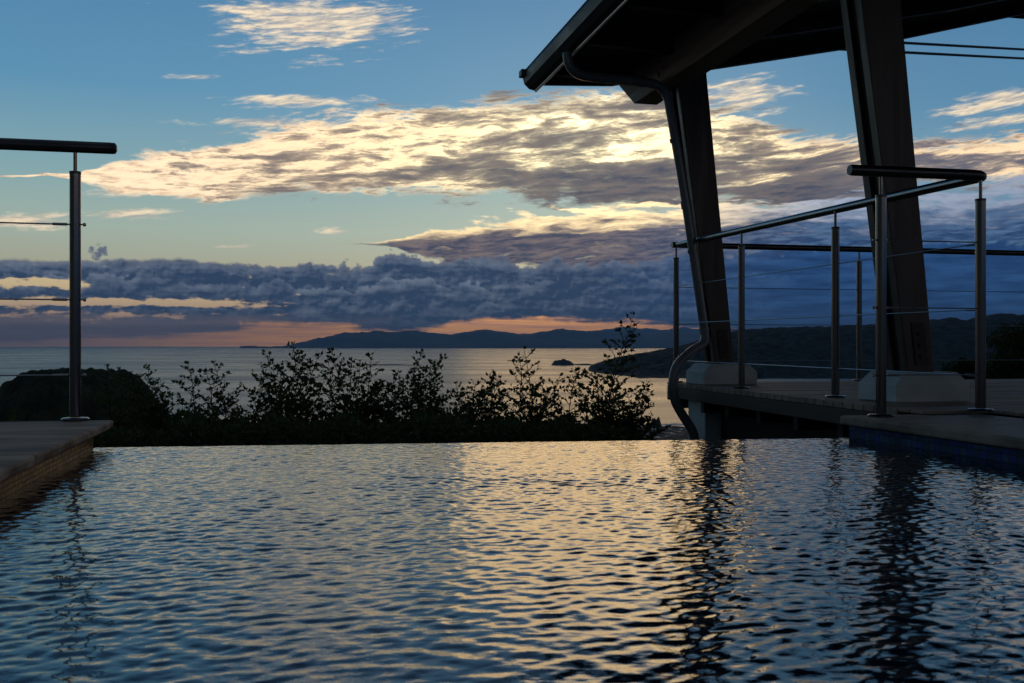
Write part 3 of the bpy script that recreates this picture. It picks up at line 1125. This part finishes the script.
    bm_ = t.children[-1] if t.children[-1].name.startswith("beam") else [c for c in t.children if c.name.startswith("beam")][0]
    for vv, zz in ((5.98, 1.715), (5.90, 1.735), (5.98, 1.79), (5.90, 1.805), (3.96, 1.72), (3.88, 1.735)):
        MB().tube([q(bl - .012, vv, zz), q(bl - .002, vv, zz), q(bl + .001, vv, zz)], [.012, .016, .016], 8).build("bolt", M["cable"], bm_)
    # columns: two tapered planks with a recess between
    for vc in (6.0, 3.985):
        def pl(v0, v1, g0=0.0):
            zb_, zt_ = -.122, 1.78
            return [q(2.695 + g0, v0, zb_), q(2.828 - g0, v0, zb_), q(2.828 - g0, v1, zb_), q(2.695 + g0, v1, zb_)], \
                   [q(2.425 + g0, v0, zt_), q(2.632 - g0, v0, zt_), q(2.632 - g0, v1, zt_), q(2.425 + g0, v1, zt_)]
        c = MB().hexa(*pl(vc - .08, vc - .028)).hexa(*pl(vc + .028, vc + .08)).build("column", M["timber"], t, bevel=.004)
        MB().hexa(*pl(vc - .027, vc + .027, .022)).build("core", M["joist"], c)
        s = MB()
        s.hexa([q(2.73, vc - .086, -.09), q(2.795, vc - .086, -.09), q(2.795, vc - .081, -.09), q(2.73, vc - .081, -.09)],
               [q(2.708, vc - .086, .10), q(2.771, vc - .086, .10), q(2.771, vc - .081, .10), q(2.708, vc - .081, .10)])
        k = s.build("steel_plate", M["bolt"], c)
        for zz in (-.05, .0, .05):
            x = 2.76 - (zz + .09) * .1
            MB().tube([q(x, vc - .094, zz), q(x, vc - .086, zz)], .009, 6).build("bolt", M["bolt"], k)
        # concrete foot with cut-off upper corners
        v0, v1 = vc - .15, vc + .145
        z0, z1, z2 = ZD + .001, ZD + .080, ZD + .132
        ft = MB().loft([[q(2.59, v0, z0), q(2.955, v0, z0), q(2.955, v1, z0), q(2.59, v1, z0)],
                        [q(2.59, v0, z1), q(2.955, v0, z1), q(2.955, v1, z1), q(2.59, v1, z1)],
                        [q(2.645, v0 + .012, z2), q(2.90, v0 + .012, z2), q(2.90, v1 - .012, z2), q(2.645, v1 - .012, z2)]])
        ft.build("footing", M["concrete"], t, bevel=.006)
    MB().box(2.60 - U0, 2.745 - U0, 5.86 - V0, 6.13 - V0, -2.2 - Z0, ZD - .035 - Z0).build("pier", M["concrete"], t, bevel=.006)
    # downpipe: gutter, along under the eaves, down the column, round the deck edge
    path = [(1.715, 5.92, 1.80), (1.72, 5.92, 1.755), (1.745, 5.92, 1.705), (1.80, 5.925, 1.672), (1.88, 5.93, 1.663), (2.22, 5.94, 1.655), (2.30, 5.945, 1.645), (2.36, 5.945, 1.61), (2.388, 5.945, 1.55),
            (2.50, 5.945, .95), (2.593, 5.945, .36), (2.632, 5.945, .11), (2.636, 5.945, .055), (2.62, 5.93, .01), (2.545, 5.915, -.03), (2.48, 5.90, -.075), (2.43, 5.89, -.12), (2.402, 5.885, -.18),
            (2.395, 5.885, -.26), (2.41, 5.885, -.35), (2.46, 5.885, -.44), (2.515, 5.885, -.52), (2.54, 5.885, -.58), (2.54, 5.885, -1.4)]
    sm = []
    for i in range(len(path) - 1):
        p0 = Vector(path[max(i - 1, 0)]); p1 = Vector(path[i]); p2 = Vector(path[i + 1]); p3 = Vector(path[min(i + 2, len(path) - 1)])
        for k in range(4):
            s_ = k / 4
            # gentle catmull, damped for the uneven spacing
            m1 = (p2 - p0) * .5 * min(1, (p2 - p1).length / max((p1 - p0).length, 1e-4))
            m2 = (p3 - p1) * .5 * min(1, (p2 - p1).length / max((p3 - p2).length, 1e-4))
            h00 = 2 * s_ ** 3 - 3 * s_ ** 2 + 1; h10 = s_ ** 3 - 2 * s_ ** 2 + s_
            h01 = -2 * s_ ** 3 + 3 * s_ ** 2; h11 = s_ ** 3 - s_ ** 2
            sm.append(p1 * h00 + m1 * h10 + p2 * h01 + m2 * h11)
    sm.append(Vector(path[-1]))
    dp = MB().tube([q(*p) for p in sm], .0295, 16).build("downpipe", M["pipe"], t, smooth=True)
    for p0, p1 in (((2.19, 5.938, 1.656), (2.23, 5.941, 1.655)), ((2.512, 5.945, .87), (2.505, 5.945, .915)), ((2.634, 5.945, .075), (2.632, 5.945, .115)), ((2.3945, 5.885, -.245), (2.3955, 5.885, -.285))):
        MB().tube([q(*p0), q(*p1)], .0335, 16).build("collar", M["pipe"], dp, smooth=True)
    for zz, uu in ((1.30, 2.432), (.60, 2.554)):
        MB().tube([q(uu - .003, 5.945, zz + .012), q(uu + .003, 5.945, zz - .012)], .033, 16).build("clip", M["pipe"], dp, smooth=True)


pavilion()

# power lines behind the pavilion, tied to its far gable
for (p0, p1, lab) in (((789, 36.5, 7.095), (1024, 49.5, 10.5), "upper thin black power line behind the pavilion roof"),
                      ((789, 46.5, 7.095), (1024, 58.5, 10.5), "lower thin black power line behind the pavilion roof")):
    a, b_ = P(*p0), P(*p1)
    e = a + (b_ - a) * 6.0
    pts = []
    for i in range(25):
        s = i / 24
        p = a.lerp(e, s)
        pts.append(p - a)
    o = MB().tube(pts, .012, 6).build("power_line", M["wire"], smooth=True)
    o.location = a
    prop(o, lab, "power line", "power lines")

# ------------------------------------------------------------------ plants


def leaves_mesh(name, C, Dr, L, W, matl, parent=None, off=(0, 0, 0)):
    """C centres (n,3), Dr unit directions (n,3), L lengths, W widths: folded pointed leaves"""
    n = len(C)
    r = RNG.normal(size=(n, 3))
    s = np.cross(Dr, r)
    s /= np.linalg.norm(s, axis=1)[:, None] + 1e-9
    nn = np.cross(s, Dr)
    b = C - np.asarray(off)
    L = L[:, None]
    W = W[:, None]
    v0 = b
    v1 = b + Dr * L * .45 + s * W * .5 + nn * W * .16
    v2 = b + Dr * L - nn * L * .1
    v3 = b + Dr * L * .45 - s * W * .5 + nn * W * .16
    v4 = b + Dr * L * .5
    verts = np.stack([v0, v1, v2, v3, v4], 1).reshape(-1, 3)
    k = np.arange(n)[:, None] * 5
    f = np.concatenate([k + np.array([[0, 1, 4]]), k + np.array([[1, 2, 4]]), k + np.array([[4, 2, 3]]), k + np.array([[0, 4, 3]])], 0)
    return np_mesh(name, verts, f, matl, parent)


def shrub(label, D, bpx, tips, fill, seed, group="shrubs along the pool edge", zb=-1.05, low=(394, 412)):
    rg = random.Random(seed)
    base = P(bpx, 0, D)
    base.z = zb
    t = thing("shrub", label, "shrub", base.x, base.y, base.z, group, rot=False)
    mb = MB()
    C, DR, LL, WW = [], [], [], []

    def leaf(p, d, l):
        d = Vector(d).normalized()
        C.append(tuple(p)); DR.append(tuple(d)); LL.append(l); WW.append(l * rg.uniform(.5, .8))
        if rg.random() < .32:
            q = Vector(p) + Vector((rg.uniform(-1, 1), rg.uniform(-1, 1), rg.uniform(-1, 1))) * .018
            e = (d + Vector((rg.uniform(-1, 1), rg.uniform(-1, 1), rg.uniform(-1, 1)))).normalized()
            m_ = l * rg.uniform(.5, 1.1)
            C.append(tuple(q)); DR.append(tuple(e)); LL.append(m_); WW.append(m_ * rg.uniform(.5, .8))

    def stem(p0, p1, r0, dense, bend):
        L = (p1 - p0).length
        n = 9
        sag = Vector((rg.uniform(-1, 1), rg.uniform(-1, 1), 0)) * L * bend
        wob = [Vector((rg.uniform(-1, 1), rg.uniform(-1, 1), rg.uniform(-.5, .5))) * L * .012 for _ in range(n)]
        pts = []
        for i in range(n):
            s = i / (n - 1)
            pts.append(p0.lerp(p1, s) + sag * math.sin(s * math.pi) + (wob[i] if 0 < i < n - 1 else Vector()))
        mb.tube([q - base for q in pts], [r0 * (1 - .8 * i / (n - 1)) for i in range(n)], 5)
        side = 1
        s = .30
        while s < .985:
            k = s * (n - 1)
            i = int(k)
            q = pts[i].lerp(pts[min(i + 1, n - 1)], k - i)
            d = (pts[min(i + 1, n - 1)] - pts[max(i - 1, 0)]).normalized()
            side = -side
            tl = L * .34 * (1.0 - s) * rg.uniform(.3, 1.8) + .030
            tl = min(tl, .26)
            out = Vector((side * rg.uniform(.5, 1.0), rg.uniform(-.8, .8), rg.uniform(-.1, .5)))
            td = (d * .7 + out).normalized()
            m_ = max(2, int(tl / .022))
            e = q + td * tl - Vector((0, 0, tl * .12))
            mb.tube([q - base, q.lerp(e, .5) - base + Vector((0, 0, tl * .05)), e - base], [r0 * .35, r0 * .28, .0012], 4)
            for j in range(1, m_ + 1):
                w = q.lerp(e, j / m_) + Vector((0, 0, tl * .05 * math.sin(j / m_ * math.pi)))
                for _k in range(1 if j < m_ * .5 else 2):
                    leaf(w, td * .5 + Vector((rg.uniform(-1, 1), rg.uniform(-1, 1), rg.uniform(-.7, .6))), rg.uniform(.018, .040))
            leaf(q, d * .4 + Vector((-side * rg.uniform(.3, 1), rg.uniform(-1, 1), rg.uniform(-.4, .6))), rg.uniform(.020, .040))
            s += rg.uniform(.6, 1.4) * dense / L
        for j in range(3):
            leaf(p1, (p1 - pts[-2]).normalized() * .8 + Vector((rg.uniform(-1, 1), rg.uniform(-1, 1), rg.uniform(-.5, .8))) * .7, rg.uniform(.02, .032))

    for px, py in tips:
        p1 = P(px, py, D + rg.uniform(-.22, .22))
        p0 = base + Vector((rg.uniform(-.12, .12) + (p1.x - base.x) * .3, rg.uniform(-.1, .1), .0))
        stem(p0, p1, .0075, .034, .10)
    w0 = min(x for x, _ in tips) - 8
    w1 = max(x for x, _ in tips) + 8
    for _ in range(int(fill * .6)):
        px = rg.uniform(w0, w1) * .75 + bpx * .25
        p1 = P(px, rg.uniform(*low), D + rg.uniform(-.35, .35))
        p0 = base + Vector(((p1.x - base.x) * .5, rg.uniform(-.15, .15), 0))
        stem(p0, p1, .006, .036, .16)
    mb.build("stems", M["bark"], t, smooth=True)
    leaves_mesh("foliage", np.array(C), np.array(DR), np.array(LL), np.array(WW), M["leaf"], t, off=base)
    return t


shrub("thin shrub with drooping tip leaning over the wooded knoll, far left", 6.3, 128, [(107, 367), (119, 370), (131, 374), (140, 388)], 8, 1)
shrub("narrow upright shrub, second from the left along the pool", 6.4, 160, [(149, 367), (158, 384), (168, 390), (152, 380)], 8, 2)
shrub("forked leafy shrub with two high tips, left of the wide gap", 6.2, 200, [(188, 364), (214, 363), (206, 372), (196, 380), (232, 399), (222, 398)], 9, 3)
shrub("tall dense shrub crossing the sea horizon left of the mountains", 6.3, 287, [(270, 355), (273, 362), (293, 344), (297, 352), (264, 374), (282, 366), (302, 358)], 14, 4)
shrub("bushy shrub with one long twig arching to the right", 6.15, 326, [(332, 351), (328, 358), (372, 355), (360, 362), (351, 361), (311, 364), (342, 372), (318, 356)], 16, 5)
shrub("low rounded shrub in the middle, between two taller ones", 6.4, 388, [(400, 373), (382, 384), (372, 388), (394, 376)], 14, 6, low=(388, 410))
shrub("open shrub with a feathery right-leaning tip near the middle", 6.2, 424, [(422, 352), (441, 357), (431, 362), (411, 374), (436, 382), (418, 366)], 13, 7)
shrub("short leafy shrub with rounded top below the far mountains", 6.45, 470, [(473, 381), (456, 384), (490, 385), (463, 390)], 14, 8, low=(390, 412))
shrub("spreading shrub with a high tip and a long right branch", 6.2, 516, [(524, 349), (519, 356), (493, 373), (577, 371), (560, 376), (500, 378), (540, 380), (530, 386)], 13, 9)
shrub("slender shrub with the tallest bare leader, before the headland", 6.3, 588, [(634, 315), (629, 338), (612, 378), (571, 381), (598, 388)], 9, 10, low=(398, 416))
shrub("shrub reaching right toward the downpipe, last in the row", 6.2, 606, [(648, 384), (641, 392), (644, 388), (602, 396), (626, 391), (618, 398)], 12, 11, low=(400, 418))


def hedge():
    t = thing("hedge", "dark dense hedge line just beyond the infinity edge", "hedge", -.7, 5.6, -1.6, rot=False)
    n = 30000
    x = RNG.uniform(-3.6, 1.15, n)
    y = RNG.uniform(4.9, 7.0, n)
    px = 512 + x / y * 1000
    keep = px < 652 - RNG.random(n) ** 2 * 60
    x, y, px = x[keep], y[keep], px[keep]
    n = len(x)
    topy = 415 + vnoise(px / 14, px * 0, 5, 4) * 30 + vnoise(px / 5, px * 0 + y, 6, 3) * 10 + np.clip((px - 560) / 90, 0, 1) * 12 + np.clip((190 - px) / 60, 0, 1) * 6
    zt = (HY - topy) / F * y - (vnoise(x * 3, y * 3, 7) + .5) * .10
    dep = RNG.exponential(.09, n)
    z = zt - np.minimum(dep, .7)
    C = np.stack([x, y, z], 1)
    d = RNG.normal(size=(n, 3)) + np.array([0, -.2, .5])
    d /= np.linalg.norm(d, axis=1)[:, None]
    l = RNG.uniform(.022, .05, n)
    leaves_mesh("foliage", C, d, l, l * RNG.uniform(.4, .6, n), M["leaf_hedge"], t, off=t.location)
    mb = MB()
    rg = random.Random(4)
    for i in range(90):
        xx, yy = rg.uniform(-3.5, .55), rg.uniform(5.0, 6.9)
        p = Vector((xx, yy, -1.75)) - t.location
        mb.tube([p, p + Vector((rg.uniform(-.1, .1), rg.uniform(-.1, .1), .6)), p + Vector((rg.uniform(-.2, .2), rg.uniform(-.1, .1), 1.25))], [.012, .009, .004], 5)
    mb.build("stems", M["bark"], t, smooth=True)


hedge()


def tree(name, label, cat, D, cpx, cpy, rx, rz, n, seed, zb, leaf=.06):
    rg = np.random.default_rng(seed)
    c = P(cpx, cpy, D)
    base = Vector((c.x, c.y, zb))
    t = thing(name, label, cat, base.x, base.y, base.z, rot=False)
    k = 46
    dirs = rg.normal(size=(k, 3))
    dirs /= np.linalg.norm(dirs, axis=1)[:, None]
    rad = rg.uniform(.35, 1.0, k) ** .6
    cl = dirs * rad[:, None] * np.array([rx, rx * .8, rz])
    sz = rg.uniform(.16, .30, k) * rx
    idx = rg.integers(0, k, n)
    off = rg.normal(size=(n, 3))
    off /= np.linalg.norm(off, axis=1)[:, None]
    off *= (rg.random(n) ** .4 * sz[idx])[:, None]
    off[:, 2] *= .7
    C = cl[idx] + off + np.array([0, 0, c.z - zb])
    d = rg.normal(size=(n, 3)) + off / (sz[idx][:, None]) + np.array([0, 0, -.3])
    d /= np.linalg.norm(d, axis=1)[:, None]
    l = rg.uniform(.6, 1.2, n) * leaf
    leaves_mesh("crown", C, d, l, l * rg.uniform(.4, .6, n), M["leaf_tree"], t)
    mb = MB()
    h = c.z - zb
    mb.tube([(0, 0, 0), (.03, 0, h * .4), (0, .03, h * .75), (.02, 0, h)], [.07, .055, .04, .02], 8)
    for i in range(0, k, 2):
        e = Vector(cl[i]) + Vector((0, 0, h))
        s = Vector((0, 0, h * .6 + rg.uniform(0, .2) * h))
        mb.tube([s, s.lerp(e, .5) + Vector((0, 0, .05)), e], [.022, .014, .005], 5)
    mb.build("trunk", M["bark"], t, smooth=True)


tree("leafy_tree", "dark leafy tree at right frame edge beyond the deck", "tree", 13.0, 1046, 352, .72, .42, 9000, 3, -4.0)
tree("leafy_shrub", "low dark shrub crown beyond the deck, left of the corner post", "shrub", 12.0, 966, 374, .30, .22, 3200, 5, -3.5, .05)
tree("leafy_shrub", "low dark shrub crown beyond the deck, right of the corner post", "shrub", 12.5, 1004, 372, .26, .26, 3200, 6, -3.5, .05)


# ------------------------------------------------------------------ the evening air
def haze():
    m = bpy.data.materials.new("evening_haze")
    m.use_nodes = True
    nt = m.node_tree
    nt.nodes.remove(nt.nodes["Principled BSDF"])
    v = nt.nodes.new("ShaderNodeVolumePrincipled")
    v.inputs["Color"].default_value = (.34, .62, 1.0, 1)
    v.inputs["Density"].default_value = 4.2e-5
    v.inputs["Anisotropy"].default_value = 0.2
    nt.links.new(v.outputs[0], nt.nodes["Material Output"].inputs["Volume"])
    o = MB().box(-41000, 41000, -300, 41000, SEA - 25, 720).build("haze", m)
    prop(o, "thin blue evening air over the bay", "haze", kind="stuff")


haze()
